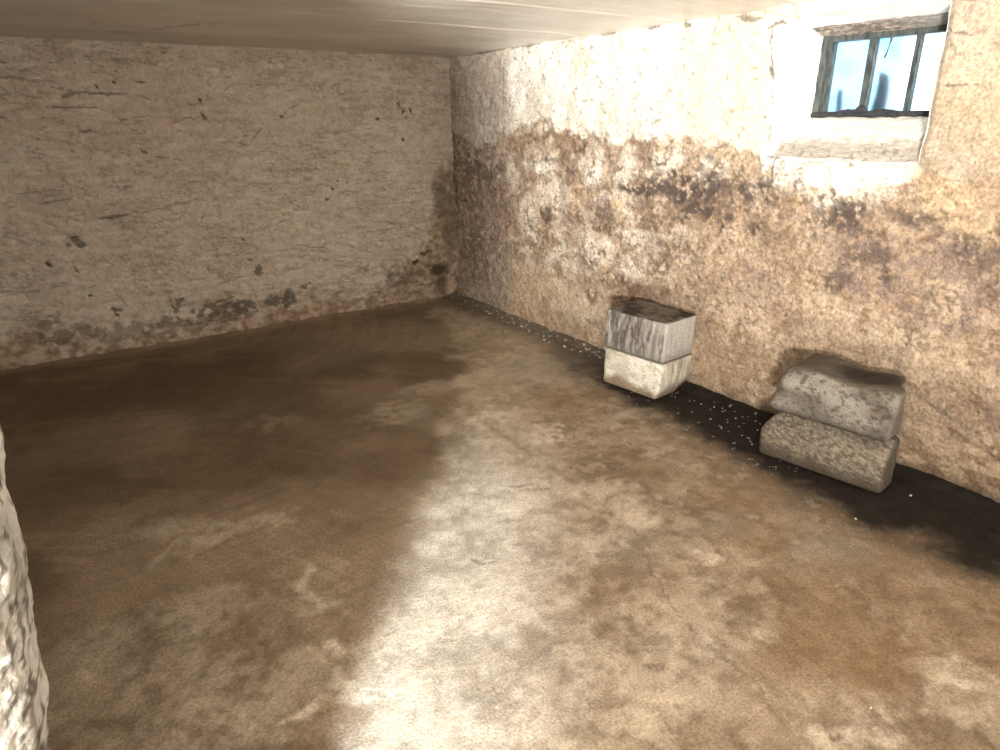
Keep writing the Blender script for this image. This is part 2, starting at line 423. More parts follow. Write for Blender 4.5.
# grime heaped in the corners of the bottom rail
bm = bmesh.new()
for yy, hh, ww in ((1.80, .026, .030), (1.86, .010, .05), (1.70, .008, .06)):
    r_ = bmesh.ops.create_icosphere(bm, subdivisions=3, radius=1)
    for v in r_['verts']:
        k = 1 + .25 * math.sin(v.co.x * 7 + v.co.y * 5 + yy * 30) + .15 * math.sin(v.co.z * 13)
        v.co = (3.243 + v.co.x * .012, yy + v.co.y * ww * k * (1.0 - .55 * max(0, v.co.z)), 1.513 + max(-.1, v.co.z) * hh * k)
WIN_PARTS.append(bm_obj('grime', bm, flat_mat('window_grime', (.04, .04, .046), .9, .5, 90), smooth=True))

g = bpy.data.materials.new('dirty_frosted_glass'); g.use_nodes = True
N = g.node_tree.nodes; L = g.node_tree.links; p = N['Principled BSDF']
p.inputs['Transmission Weight'].default_value = 1; p.inputs['IOR'].default_value = 1.1; p.inputs['Roughness'].default_value = .38
tc = N.new('ShaderNodeTexCoord'); nz = N.new('ShaderNodeTexNoise'); nz.inputs['Scale'].default_value = 9; nz.inputs['Detail'].default_value = 5
rp = N.new('ShaderNodeValToRGB'); rp.color_ramp.elements[0].position = .3; rp.color_ramp.elements[0].color = (.55, .78, .84, 1)
rp.color_ramp.elements[1].position = .6; rp.color_ramp.elements[1].color = (.90, .97, 1, 1)
L.new(tc.outputs['Object'], nz.inputs['Vector']); L.new(nz.outputs['Fac'], rp.inputs[0]); L.new(rp.outputs[0], p.inputs['Base Color'])
for y0, y1 in ((1.816, 1.986), (1.615, 1.790), (1.412, 1.599)):
    bm = bmesh.new(); box(bm, 3.262, 3.268, y0, y1, 1.51, 1.815)
    WIN_PARTS.append(bm_obj('window_pane', bm, g))
for o in WIN_PARTS:
    o.parent = win; o.matrix_parent_inverse = Matrix.Translation(-win.location)

# outside: ground at the foot of the window and things standing right behind the panes
bm = bmesh.new(); box(bm, 3.345, 6.5, -1.5, 5.0, 1.40, 1.478)
struct(bm_obj('ground_outside', bm, flat_mat('pale_gravel', (.42, .50, .58), .9, .2, 30)))
M_well = flat_mat('blue_shade_wall_outside', (.36, .50, .60), .9, .12, 4)
bm = bmesh.new(); box(bm, 4.6, 4.75, 2.35, 6.0, 1.478, 2.9)  # added wall: its bluish tone gives the left pane some shade
struct(bm_obj('wall_outside_added', bm, M_well))
M_stake = flat_mat('dark_weathered_wood', (.05, .055, .065), .9, .4, 30, (1, 1, .2))
def stake(y, x, w, h, lab):
    bm = bmesh.new()
    r_ = bmesh.ops.create_cone(bm, segments=9, radius1=w, radius2=w * .62, depth=h, cap_ends=True)
    bmesh.ops.subdivide_edges(bm, edges=[e for e in bm.edges if abs(e.verts[0].co.z - e.verts[1].co.z) > .01], cuts=4)
    for v in bm.verts:
        v.co.y += math.sin(v.co.z * 30 + y * 9) * .004; v.co.z += h / 2
        if v.co.z > h * .9: v.co.z += v.co.y * .5
    o = bm_obj('wooden_stake', bm, M_stake); o.location = (x, y, 1.478)
    thing(o, lab, 'stake', 'dark stubs outside the window')
stake(2.045, 3.47, .018, .135, 'short dark stub blurred behind the left pane of the basement window')
stake(1.845, 3.48, .036, .20, 'wide dark stub blurred behind the middle pane beside the first mullion')

# cobweb threads hanging from the window head
M_web = flat_mat('dusty_cobweb', (.10, .09, .08), 1, .2, 50)
def web(pts, rad, lab):
    cu = bpy.data.curves.new('cobweb_strand', 'CURVE'); cu.dimensions = '3D'; cu.bevel_depth = rad; cu.bevel_resolution = 2
    s = cu.splines.new('POLY'); s.points.add(len(pts) - 1)
    for q, p_ in zip(s.points, pts): q.co = (p_[0] - pts[0][0], p_[1] - pts[0][1], p_[2] - pts[0][2], 1); 
    for i, q in enumerate(s.points): q.radius = 1 + .5 * math.sin(i * 2.1)
    me = bpy.data.objects.new('tmp', cu).to_mesh().copy()
    me.name = 'cobweb_strand'; me.materials.clear(); me.materials.append(M_web)
    o = bpy.data.objects.new('cobweb_strand', me); COL.objects.link(o); o.location = pts[0]
    thing(o, lab, 'cobweb')
web([(3.233, 1.712, 1.822), (3.228, 1.711, 1.80), (3.225, 1.714, 1.775), (3.225, 1.718, 1.752), (3.226, 1.724, 1.735), (3.227, 1.727, 1.728)], .0034, 'thick dusty cobweb strand hanging over the middle window pane')
web([(3.233, 1.588, 1.822), (3.226, 1.587, 1.79), (3.226, 1.588, 1.76), (3.227, 1.586, 1.73), (3.227, 1.585, 1.705)], .0018, 'thin cobweb thread hanging beside the second window mullion')

# ================================================================== back wall
def bwall(x, z):
    n1 = fbm(x * 4, z * 5, 101, 5); n2 = fbm(x * 25, z * 30, 102, 4); n3 = fbm(x * 60, z * 60, 103, 3)
    c = mix(C(.58, .50, .405), C(.70, .62, .515), ss(.3, .7, n1 * .5 + n2 * .5))
    pink = blobs(x, z, [(.95, 1.5, .25, .10, .5), (.3, 1.5, .2, .08, .4), (.9, 1.65, .12, .05, .5), (2.1, 1.6, .3, .1, .25)], 104, .1, 6, .8)
    c = mix(c, C(.62, .42, .33), pink * .4)
    # brown damp rising towards the corner and along the foot
    hgt = np.interp(x, [-.6, .3, 1.3, 1.9, 2.3, 2.6, 2.75, 2.88, 3.1], [.13, .15, .14, .20, .30, .42, .60, .95, 1.30])
    damp = ss(.16, -.16, z - hgt + (n1 - .5) * .45 + (n2 - .5) * .25)
    dc = mix(C(.28, .195, .13), C(.52, .40, .29), ss(.35, .65, n2))
    c = mix(c, dc, damp * .9)
    # relief shading under the brickwork ledges, put into the colour
    rg = ss(.60, .97, 1 - np.abs(fbs(x * 5, z * 24, 116, 5) * 2 - 1) * 3.2) * ss(.42, .62, fbm(x * 4, z * 6, 117, 4))
    c = mix(c, C(.30, .225, .155), rg * .50)
    rg2 = ss(.66, .97, 1 - np.abs(fbm(x * 13, z * 22, 118, 4) * 2 - 1) * 3.2) * ss(.42, .6, fbm(x * 5, z * 6, 119, 4))
    c = mix(c, C(.30, .23, .16), rg2 * .55)
    c = mix(c, C(.80, .74, .64), ss(.60, .72, fbs(x * 9, z * 26, 120, 4)) * .45 * (1 - damp))
    # grey cement patches where the limewash fell off
    grey = blobs(x, z, [(.198, .771, .045, .030, 1), (1.31, .44, .035, .035, 1), (1.27, .53, .02, .016, 1), (1.52, .20, .06, .07, 1), (1.42, .20, .08, .04, .9),
                        (1.14, .19, .14, .05, 1), (.93, .20, .12, .05, .9), (.72, .28, .05, .05, .9), (.35, .29, .03, .025, 1), (.70, .15, .14, .04, .8),
                        (-.05, .28, .07, .05, .7), (.05, .17, .25, .06, .6), (.35, .14, .2, .06, .6), (1.66, .27, .05, .025, 1), (1.0, .13, .3, .03, .7), (2.15, .35, .06, .03, .6),
                        (2.6, .27, .10, .05, .6), (2.45, .2, .12, .10, .5)], 105, .045, 22, .12)
    grey = grey * ss(.30, .42, fbm(x * 30, z * 30, 109, 3))
    gc = mix(C(.12, .105, .08), C(.22, .195, .155), n2)
    c = mix(c, gc, grey * .92)
    dark = blobs(x, z, [(2.86, .256, .095, .055, 1), (2.88, .12, .06, .08, .7), (2.716, .415, .03, .016, 1), (2.63, .35, .028, .016, 1), (2.76, .43, .035, .010, .9),
                        (2.563, 1.605, .014, .018, 1), (2.60, 1.55, .013, .014, 1), (2.665, 1.56, .012, .020, 1), (2.58, 1.345, .016, .010, 1), (2.62, 1.50, .02, .01, .7),
                        (.03, .65, .012, .02, 1), (.17, .60, .010, .018, 1), (.22, .42, .012, .014, 1), (1.24, .68, .010, .010, 1), (.60, 1.73, .012, .010, 1),
                        (.50, 1.70, .010, .014, 1), (1.10, 1.62, .010, .012, 1), (1.10, 1.53, .010, .022, .9), (2.0, 1.06, .014, .009, 1), (1.95, 1.0, .012, .012, 1), (1.9, .93, .016, .01, .9),
                        (1.62, 1.52, .010, .010, 1), (2.38, 1.50, .018, .012, 1), (2.75, .30, .03, .012, .8), (2.95, .55, .05, .10, .6), (2.9, .85, .07, .18, .55),
                        (3.0, .65, .07, .25, .5), (2.86, .95, .05, .06, .5)], 106, .016, 30, .35)
    dark = dark * np.where(x > 2.7, ss(.25, .5, n2 + .08), 1)
    c = mix(c, C(.075, .055, .04), dark * .92)
    c = mix(c, C(.60, .52, .44), ss(2.93, 2.97, x) * (1 - damp) * .3)
    # horizontal chips and hairline cracks
    rnd = random.Random(12)
    L_ = [(.38, 1.665, .66, 1.66, .008, 1), (.30, 1.64, .42, 1.665, .011, .8), (.72, 1.73, .78, 1.73, .007, 1), (.20, 1.58, .48, 1.575, .007, .9), (.36, 1.44, .43, 1.44, .008, 1),
          (.62, .93, 1.0, .99, .006, .6), (.35, .90, .55, .93, .012, .9), (0, 1.1, .25, 1.1, .005, .6), (.05, 1.03, .25, 1.04, .006, .7), (.28, 1.33, .3, 1.32, .008, .9),
          (.68, 1.32, .72, 1.30, .010, .9), (1.0, 1.60, 1.12, 1.60, .006, .7), (1.08, 1.55, 1.12, 1.50, .009, .9), (.5, 1.07, .6, 1.11, .007, .6), (1.4, 1.16, 1.9, 1.14, .005, .5),
          (1.6, .92, 1.66, .94, .01, .6), (1.35, .98, 1.6, .88, .005, .5), (.9, .38, 1.3, .42, .004, .4), (2.5, .95, 2.75, .97, .006, .5), (2.2, 1.1, 2.5, 1.1, .005, .4),
          (-.1, 1.75, .3, 1.72, .007, .6), (.6, .115, 1.1, .13, .006, .8), (.95, .25, 1.13, .275, .012, .9), (2.1, .64, 2.6, .66, .005, .5), (1.9, 1.40, 2.2, 1.42, .004, .4), (2.3, .85, 2.9, .86, .005, .5),
          (2.75, 1.15, 2.95, 1.15, .006, .6), (2.85, 1.05, 3.0, 1.04, .008, .6)]
    for k in range(620):
        xx = rnd.uniform(-.55, 3.0); zz = rnd.uniform(.3, 1.93); ln = rnd.choice([.02, .03, .05, .08, .12]) * rnd.uniform(.6, 1.3)
        an = rnd.gauss(.0, .35)
        L_.append((xx, zz, xx + ln * math.cos(an), zz + ln * math.sin(an), rnd.uniform(.0022, .005), rnd.uniform(.3, .85) * (1 if rnd.random() < .75 else .5)))
    cr = strokes(x, z, L_, .011, 107)
    c = mix(c, C(.15, .11, .075), cr * .85)
    # brushed smears
    sm = ss(.60, .70, fbs(x * 5, z * 38, 108, 4)) * ss(.45, .6, n1)
    c = mix(c, C(.40, .32, .24), sm * .30)
    foot = ss(.03, 0, z + (n2 - .5) * .03)
    c = mix(c, C(.12, .09, .06), foot * .7)
    d = (fbm(x * 2, z * 2.5, 111, 3) - .5) * .035 + (fbs(x * 8, z * 18, 112, 4) - .5) * .034 - rg * .006 - rg2 * .004 + (fbm(x * 40, z * 45, 113, 3) - .5) * .0055
    row = z / .082 + (fbm(x * 2, z, 114, 2) - .5) * .5
    br = np.abs(row - np.round(row)) * 2
    d -= ss(.30, 0, br) * .006 * ss(.3, .6, fbm(x * 3, z * 3, 115, 3))
    d -= grey * .006 + cr * .006 + dark * .008
    return c, d

def build_back_wall():
    xs = axis((-1.4, -.7, .05), (-.7, 3.08, .008)); zs = axis((-.03, 2.02, .008))
    X, Z = np.meshgrid(xs, zs, indexing='ij')
    c, d = bwall(X, Z)
    P = np.stack([X, YB - d, Z], -1)
    struct(grid_obj('wall_back', P, c, np.full_like(X, .88), M_wall, flip=True), 'rough whitewashed brick wall with chips and grey bare patches along its foot')
build_back_wall()

# ================================================================== floor
def floor_fn(x, y):
    n1 = fbm(x * 1.6, y * 1.6, 121, 5); n2 = fbm(x * 6, y * 6, 122, 5); n3 = fbm(x * 28, y * 28, 123, 4)
    # arcs left by trowel and broom
    r1 = np.hypot(x + 1.2, y - 1.2); a1 = np.arctan2(y - 1.2, x + 1.2)
    st = fbs(r1 * 32, a1 * 3, 124, 4)
    r2 = np.hypot(x - .2, y - 5.6); a2 = np.arctan2(y - 5.6, x - .2)
    st2 = fbs(r2 * 26, a2 * 4, 125, 4)
    stx = fbs(x * 34 + y * 12, y * 3 - x, 127, 4)
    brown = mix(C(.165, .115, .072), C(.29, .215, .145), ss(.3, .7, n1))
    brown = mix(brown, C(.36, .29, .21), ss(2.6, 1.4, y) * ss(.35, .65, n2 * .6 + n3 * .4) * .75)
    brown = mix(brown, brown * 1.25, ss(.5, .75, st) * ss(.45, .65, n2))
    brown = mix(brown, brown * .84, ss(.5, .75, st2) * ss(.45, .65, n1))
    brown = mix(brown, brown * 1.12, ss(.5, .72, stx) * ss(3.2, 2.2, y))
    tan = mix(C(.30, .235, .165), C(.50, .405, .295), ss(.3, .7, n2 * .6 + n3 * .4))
    # cast-shadow edge put into the colour: damp smooth brown left, paler dry grit right
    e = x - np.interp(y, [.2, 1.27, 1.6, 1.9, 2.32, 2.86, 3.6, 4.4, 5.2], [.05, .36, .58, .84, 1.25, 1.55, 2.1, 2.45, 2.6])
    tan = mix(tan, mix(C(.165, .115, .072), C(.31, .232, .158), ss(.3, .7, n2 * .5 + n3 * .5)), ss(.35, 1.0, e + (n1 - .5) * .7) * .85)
    lit_dry = ss(-.06, .14, e + (n2 - .5) * .25)
    c = mix(brown, tan, lit_dry)
    # worn creamy patches
    cream = blobs(x, y, [(.30, 2.45, .13, .08, .7), (.50, 2.46, .08, .06, .55), (.20, 2.62, .16, .08, .5), (.50, 1.95, .05, .10, .75), (.46, 1.60, .035, .05, .9), (.44, 1.46, .035, .04, .8),
                         (.33, 1.42, .05, .03, .95), (1.42, 3.1, .2, .12, .6), (1.7, 3.3, .2, .08, .45), (1.81, 2.75, .05, .10, .8), (1.90, 2.42, .10, .06, .9), (1.75, 1.62, .12, .10, .8),
                         (1.53, 1.55, .13, .10, .75), (1.75, 1.85, .12, .09, .7), (1.90, .50, .055, .07, .95), (1.78, 1.27, .03, .03, .9), (1.83, 1.12, .03, .03, .9), (1.50, .56, .12, .06, .85), (2.3, 1.0, .03, .03, .8),
                         (1.62, .86, .025, .03, .8), (2.35, 2.35, .12, .10, .4), (2.4, 3.2, .2, .2, .35), (1.2, 1.0, .3, .18, .5), (.12, 1.7, .22, .2, .35), (-.1, 2.0, .1, .15, .35), (.2, 2.0, .16, .12, .45),
                         (1.45, 2.05, .25, .18, .45), (1.45, 1.15, .2, .12, .4), (.85, 3.4, .12, .06, .35), (1.9, .40, .2, .04, .5)],
                  131, .13, 9, .6)
    cream = cream * ss(.22, .62, n3 * .6 + n2 * .4 + .05)
    c = mix(c, C(.66, .56, .44), cream * .75)
    gr = ss(.56, .66, fbm(x * 16, y * 16, 132, 5)) * lit_dry
    c = mix(c, C(.60, .50, .38), gr * .28)
    gd = ss(.56, .68, fbm(x * 9 + 4, y * 9, 136, 5))
    c = mix(c, c * .7, gd * .35)
    # brown and grey damp in the near right part
    dampr = blobs(x, y, [(1.70, .80, .20, .13, .9), (1.9, .92, .2, .12, .7), (1.75, .68, .16, .09, 1), (2.1, .72, .2, .14, .6), (1.82, 1.02, .15, .10, .6), (2.0, 1.25, .12, .12, .7), (1.55, 1.25, .12, .10, .4), (2.15, 1.45, .12, .12, .6), (2.25, 1.5, .14, .16, .35),
                         (2.1, 1.9, .08, .2, .35), (2.25, .85, .25, .2, .5), (2.0, .58, .2, .06, .6), (2.2, .4, .25, .3, .7), (1.3, 1.4, .15, .1, .25), (2.3, 2.7, .2, .2, .4), (2.1, 3.1, .15, .1, .3)],
                  133, .09, 6, .6)
    c = mix(c, mix(C(.17, .105, .055), C(.28, .18, .10), n3), dampr * .82)
    greyp = blobs(x, y, [(2.2, 1.05, .16, .12, .5), (2.0, 1.38, .1, .08, .4), (2.5, 3.2, .3, .25, .4), (1.65, 1.45, .18, .1, .3), (1.55, 2.9, .1, .3, .3), (2.2, 4.4, .3, .15, .35), (1.6, 4.2, .25, .15, .3)], 134, .1, 6, .7)
    c = mix(c, C(.26, .225, .175), greyp)
    dk = blobs(x, y, [(.35, 4.3, .45, .4, .55), (1.05, 4.5, .5, .3, .6), (1.5, 4.0, .3, .2, .4), (.0, 3.6, .3, .35, .35), (.75, 3.5, .25, .2, .3), (.43, 2.72, .25, .06, .5), (2.4, 4.9, .4, .12, .4), (.2, 4.9, 1.2, .1, .5)], 135, .16, 4, .8)
    c = mix(c, C(.085, .056, .034), dk * .85)
    # black wet strip along the right wall, and the grey one running into the corner
    ex = np.interp(y, [.3, .6, .75, .91, 1.07, 1.33, 1.64, 1.92, 2.35, 2.9, 3.5, 4.2, 4.8, 5.2], [2.52, 2.50, 2.50, 2.50, 2.42, 2.43, 2.50, 2.54, 2.56, 2.68, 2.86, 2.88, 2.85, 2.8])
    wet = ss(-.17, .09, x - ex + (n2 - .5) * .34 + (n3 - .5) * .10)
    wcol = mix(C(.005, .004, .004), C(.017, .013, .010), n3)
    far = ss(2.6, 3.4, y)
    wcol = mix(wcol, C(.105, .09, .072), far)
    c = mix(c, wcol, wet * (.97 - .2 * far))
    # crumbs of lime washed down from the wall
    cr = ss(.70, .76, fbm(x * 42, y * 42, 137, 3)) * ss(2.84, 2.92, x) * ss(3.0, 3.3, y)
    c = mix(c, C(.62, .56, .48), cr * .9)
    cr2 = ss(.80, .82, fbm(x * 60, y * 60, 138, 3)) * wet * ss(3.2, 2.6, y) * ss(1.3, 1.7, y)
    c = mix(c, C(.55, .5, .43), cr2 * .8)
    # thin cracks and a scraped edge running across the dry part
    cl = strokes(x, y, [(1.62, 1.45, 1.50, 1.25, .006, .7), (1.50, 1.25, 1.43, 1.02, .006, .7), (1.43, 1.02, 1.40, .80, .008, .8), (1.40, .80, 1.36, .66, .008, .8),
                        (1.05, 1.75, 1.12, 1.70, .006, .9), (1.45, 2.12, 1.58, 2.05, .006, .8), (1.50, 2.04, 1.62, 1.98, .004, .7), (.47, 1.45, .53, 1.36, .006, .8), (.75, 1.48, .83, 1.44, .005, .7),
                        (.24, 1.60, .30, 1.61, .006, .9), (.93, 2.12, 1.03, 2.10, .010, .7), (1.2, 1.25, 1.26, 1.22, .004, .6), (1.75, 2.2, 1.9, 2.1, .003, .6), (.95, 1.12, 1.05, 1.2, .004, .6)], .02, 141)
    c = mix(c, C(.13, .09, .06), cl * .6)
    z = (fbm(x * 1.2, y * 1.2, 151, 3) - .5) * .012 + (n2 - .5) * .004 * (.35 + .65 * lit_dry) + (n3 - .5) * .0030 * (.25 + .75 * lit_dry)
    z = z + (fbm(x * 75, y * 75, 152, 3) - .5) * .0022 * lit_dry - cl * .004 + cream * .002
    z = z + ss(.04, .0, np.abs(x - np.interp(y, [.6, .8, 1.02, 1.25, 1.45, 2.2], [1.34, 1.40, 1.43, 1.5, 1.62, 1.7]) - .02)) * .004
    # sandy fillet where floor meets the walls
    z = z + .03 * ss(2.93, 3.02, x) + .02 * ss(YB - .06, YB + .02, y)
    rgh = mixs(.72 + (n3 - .5) * .2, .66 + (n3 - .5) * .25, lit_dry) - .12 * dk
    sheen = blobs(x, y, [(1.2, 1.75, .35, .45, 1), (1.5, 2.3, .25, .3, 1), (.8, 1.2, .3, .3, 1)], 142, .06, 6, .6)
    rgh = rgh - .14 * sheen
    rgh = mixs(rgh, .92, wet)
    return c, z, rgh

def build_floor():
    xs = axis((-2.8, -.6, .1), (-.6, 3.06, .009))
    ys = axis((-2.8, .3, .1), (.3, 1.6, .005), (1.6, 3.0, .009), (3.0, 5.2, .014))
    X, Y = np.meshgrid(xs, ys, indexing='ij')
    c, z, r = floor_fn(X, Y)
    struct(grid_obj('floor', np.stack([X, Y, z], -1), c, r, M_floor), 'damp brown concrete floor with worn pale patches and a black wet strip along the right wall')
build_floor()

# ================================================================== ceiling
def build_ceiling():
    xs = axis((-2.8, -.6, .1), (-.6, 3.1, .015)); ys = axis((-2.8, 1.2, .1), (1.2, 5.2, .012))
    X, Y = np.meshgrid(xs, ys, indexing='ij')
    n1 = fbm(X * 3, Y * 3, 161, 4); n2 = fbs(X * 3, Y * 22, 162, 4)
    c = mix(C(.72, .67, .59), C(.84, .80, .73), ss(.3, .7, n1 * .6 + n2 * .4))
    band = ss(4.45, 4.62, Y + (n1 - .5) * .12)
    c = mix(c, C(.52, .45, .37), band * .45)
    sm = strokes(X, Y, [(.72, 4.5, .98, 3.95, .02, .8), (.98, 3.95, 1.0, 4.15, .02, .5), (.55, 4.65, .75, 4.6, .03, .7), (.1, 4.1, .45, 4.15, .015, .5), (.1, 4.1, .0, 4.6, .015, .4),
                        (.45, 4.15, .5, 4.45, .015, .5), (.9, 4.9, 1.2, 4.7, .02, .5), (1.2, 3.35, 1.45, 3.3, .02, .5), (1.9, 4.8, 2.6, 4.95, .02, .6), (2.4, 5.0, 3.0, 4.95, .03, .8), (.0, 4.95, 2.4, 5.0, .012, .4)], .05, 163)
    c = mix(c, C(.25, .20, .15), sm * .7)
    seam = np.zeros_like(X)
    Z = CEIL + (fbm(X * 1.5, Y * 1.5, 164, 3) - .5) * .012 + (n2 - .5) * .004
    for yy in (4.40, 3.46, 2.74, 2.0):
        e = Y - yy - (fbm(X * 1.3, X * 0 + yy, 165, 2) - .5) * .08
        Z -= np.exp(-(e / .010) ** 2) * (.007 if yy < 4 else .002)          # ridges left by the shuttering boards
        c = mix(c, C(.45, .38, .30), np.exp(-((e - .022) / .012) ** 2) * (.5 if yy < 4 else .1))
    # plaster cove at the walls
    Z -= .006 * ss(4.6, 5.15, Y) + .01 * ss(2.8, 3.02, X)
    Z -= .055 * ss(2.93, 3.0, X) * ss(2.25, 2.0, Y)
    struct(grid_obj('ceiling', np.stack([X, Y, Z], -1), c, np.full_like(X, .36), M_ceil, flip=True), 'low cream painted board-marked concrete ceiling')
build_ceiling()

# ================================================================== partition whose rough edge stands beside the viewpoint
def build_partition():
    # plan outline of the wall end, from the hidden left end round the nose and back
    plan = [(-2.7, .50), (-1.2, .52), (-.5, .56), (-.26, .585), (-.17, .605), (-.11, .63), (-.075, .66), (-.062, .70), (-.070, .745), (-.11, .78), (-.25, .80), (-.6, .81), (-1.3, .82), (-2.7, .82)]
    pl = np.array(plan); seg = np.hypot(*np.diff(pl, axis=0).T); s = np.concatenate([[0], np.cumsum(seg)])
    ss_ = np.unique(np.concatenate([np.arange(0, s[3], .05), np.arange(s[3], s[11], .004), np.arange(s[11], s[-1], .05), [s[-1]]]))
    px = np.interp(ss_, s, pl[:, 0]); py = np.interp(ss_, s, pl[:, 1])
    # light smoothing of the nose
    for _ in range(3):
        px[1:-1] = (px[:-2] + 2 * px[1:-1] + px[2:]) / 4; py[1:-1] = (py[:-2] + 2 * py[1:-1] + py[2:]) / 4
    tx = np.gradient(px); ty = np.gradient(py); ln = np.hypot(tx, ty); nx = ty / ln; ny = -tx / ln
    zs = axis((-.03, .6, .01), (.6, 1.45, .004), (1.45, 2.02, .01))
    I, Z = np.meshgrid(np.arange(len(ss_)), zs, indexing='ij')
    U = ss_[I]
    near = ss(s[3] - .1, s[3] + .1, U) * ss(s[11] + .1, s[11] - .1, U)
    lumps = (fbm(U * 16, Z * 10, 171, 5) - .5) * .014 + (fbm(U * 80, Z * 45, 172, 4) - .5) * .007
    off = np.interp(Z, [0, .6, .78, .884, 1.017, 1.108, 1.25, 1.36, 1.46, 2.0], [-.06, -.055, -.046, -.040, -.017, -.007, -.002, -.10, -.17, -.20])
    X = px[I] + nx[I] * lumps * near + off * ss(-.6, -.2, px[I]); Y = py[I] + ny[I] * lumps * near
    n1 = fbm(U * 20, Z * 9, 173, 4); n2 = fbm(U * 130, Z * 55, 174, 4)
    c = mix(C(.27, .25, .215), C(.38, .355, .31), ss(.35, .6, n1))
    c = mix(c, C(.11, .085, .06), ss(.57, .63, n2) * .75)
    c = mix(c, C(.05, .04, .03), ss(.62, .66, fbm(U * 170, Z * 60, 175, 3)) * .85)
    struct(grid_obj('wall_front', np.stack([X, Y, Z], -1), c, np.full_like(U, .85), M_jamb), 'lumpy whitewashed edge of the partition wall at the left of the picture')
build_partition()

# plain shell of the rest of the cellar (outside the picture)
M_plain = flat_mat('limewash', (.55, .49, .42), .9, .12, 6)
def slab(name, *b):
    bm = bmesh.new(); box(bm, *b); return struct(bm_obj(name, bm, M_plain))
slab('wall_left', -1.45, -1.3, .8, 5.15, 0, 2.0)
slab('wall_hall_left', -2.85, -2.7, -2.7, .85, 0, 2.0)
# added unseen flap in front of the hall lamp: it keeps the lamp's light off the floor
bm = bmesh.new(); box(bm, -.6, .6, 0, .62, -.03, 0, .004)
flap = struct(bm_obj('light_blocker_1', bm, M_plain)); flap.location = (-2.02, -1.70, .845); flap.rotation_euler = (0, 0, -math.atan2(3.0, 3.76))
slab('wall_hall_back', -2.85, 3.05, -2.75, -2.6, 0, 2.0)

# ================================================================== concrete blocks stacked against the right wall
def block(name, L_, D, H, rad, loc, rot, shape, colf, seed, label, flat_top=False):
    """L_ along the wall (local y), D depth (local x, +x towards the wall), origin at bottom centre"""
    bm = bmesh.new()
    bmesh.ops.create_cube(bm, size=2)
    bmesh.ops.subdivide_edges(bm, edges=bm.edges[:], cuts=44, use_grid_fill=True)
    me = bpy.data.meshes.new(name); bm.to_mesh(me); bm.free()
    n = len(me.vertices); co = np.zeros(n * 3, np.float32); me.vertices.foreach_get('co', co); co = co.reshape(-1, 3).astype(float)
    face_front = co[:, 0] < -.999; face_near = co[:, 1] < -.999; face_top = co[:, 2] > .999
    half = np.array([D / 2, L_ / 2, H / 2]); p = co * half
    q = np.clip(p, -(half - rad), half - rad); v = p - q; ln = np.linalg.norm(v, axis=1, keepdims=True) + 1e-9
    nrm = v / ln; p = q + nrm * rad
    p, nrm = shape(p, nrm, half)
    k = np.array([1.0, 1.7, 2.3])
    u = p[:, 0] * 1.1 + p[:, 1]; w = p[:, 2] + p[:, 0] * .6
    d = (fbm(u * 14, w * 14, seed, 4) - .5) * .012 + (fbm(u * 60, w * 60, seed + 3, 3) - .5) * .0022
    # keep the bedding face flat
    d = d * ss(-half[2], -half[2] + .02, p[:, 2]) * (1 - (.95 if flat_top else 0) * ss(.5, .9, nrm[:, 2]))
    p[:, 0] += (p[:, 0] > 0) * p[:, 1] * math.tan(rot) * (p[:, 0] / half[0])
    p = p + nrm * d[:, None]
    p[:, 2] += half[2]
    c, r = colf(p, nrm, u, w, L_, D, H)
    me.vertices.foreach_set('co', p.astype(np.float32).ravel())
    for f in me.polygons: f.use_smooth = True
    me.update(); paint(me, np.clip(c, .004, .93), np.clip(r, .2, 1)); me.materials.append(M_block)
    o = bpy.data.objects.new(name, me); COL.objects.link(o); o.location = loc; o.rotation_euler = (0, 0, rot)
    thing(o, label, 'block')
    return o

def sh_plain(p, n, h): return p, n
def sh_b1low(p, n, h):
    p = p.copy()
    z = (p[:, 2] + h[2]) / (2 * h[2])
    # near bottom corner worn away
    k = ss(.45, 0, z) * ss(-h[1] + .10, -h[1], p[:, 1])
    p[:, 1] += k * .035
    k2 = ss(.35, 0, z) * ss(h[0] - .12, h[0], p[:, 0])
    p[:, 1] += k2 * .03 * ss(0, -.8, p[:, 1] / h[1])
    return p, n
def sh_b1up(p, n, h):
    p = p.copy(); z = (p[:, 2] + h[2]) / (2 * h[2])
    t = (p[:, 1] / h[1])
    p[:, 2] -= .018 * ss(1.0, -.2, t) * 0 + .0
    p[:, 0] += .012 * ss(.2, 1, z) * ss(0, -.8, p[:, 0] / h[0])
    return p, n
def sh_b2low(p, n, h):
    p = p.copy(); z = (p[:, 2] + h[2]) / (2 * h[2])
    # bulging front that rolls back at its top, longer at the bottom
    p[:, 0] += ss(0, -.6, p[:, 0] / h[0]) * (.075 * ss(.55, 1.0, z) ** 1.3 - .01 * np.sin(z * 3.1))
    p[:, 1] += ss(0, .9, p[:, 1] / h[1]) * (-.055 * ss(.45, 1.0, z) ** 1.5)
    # end face set back towards the wall
    p[:, 1] += ss(0, -.7, p[:, 1] / h[1]) * (.05 * ss(-.2 * h[0], .1 * h[0], p[:, 0]))
    return p, n
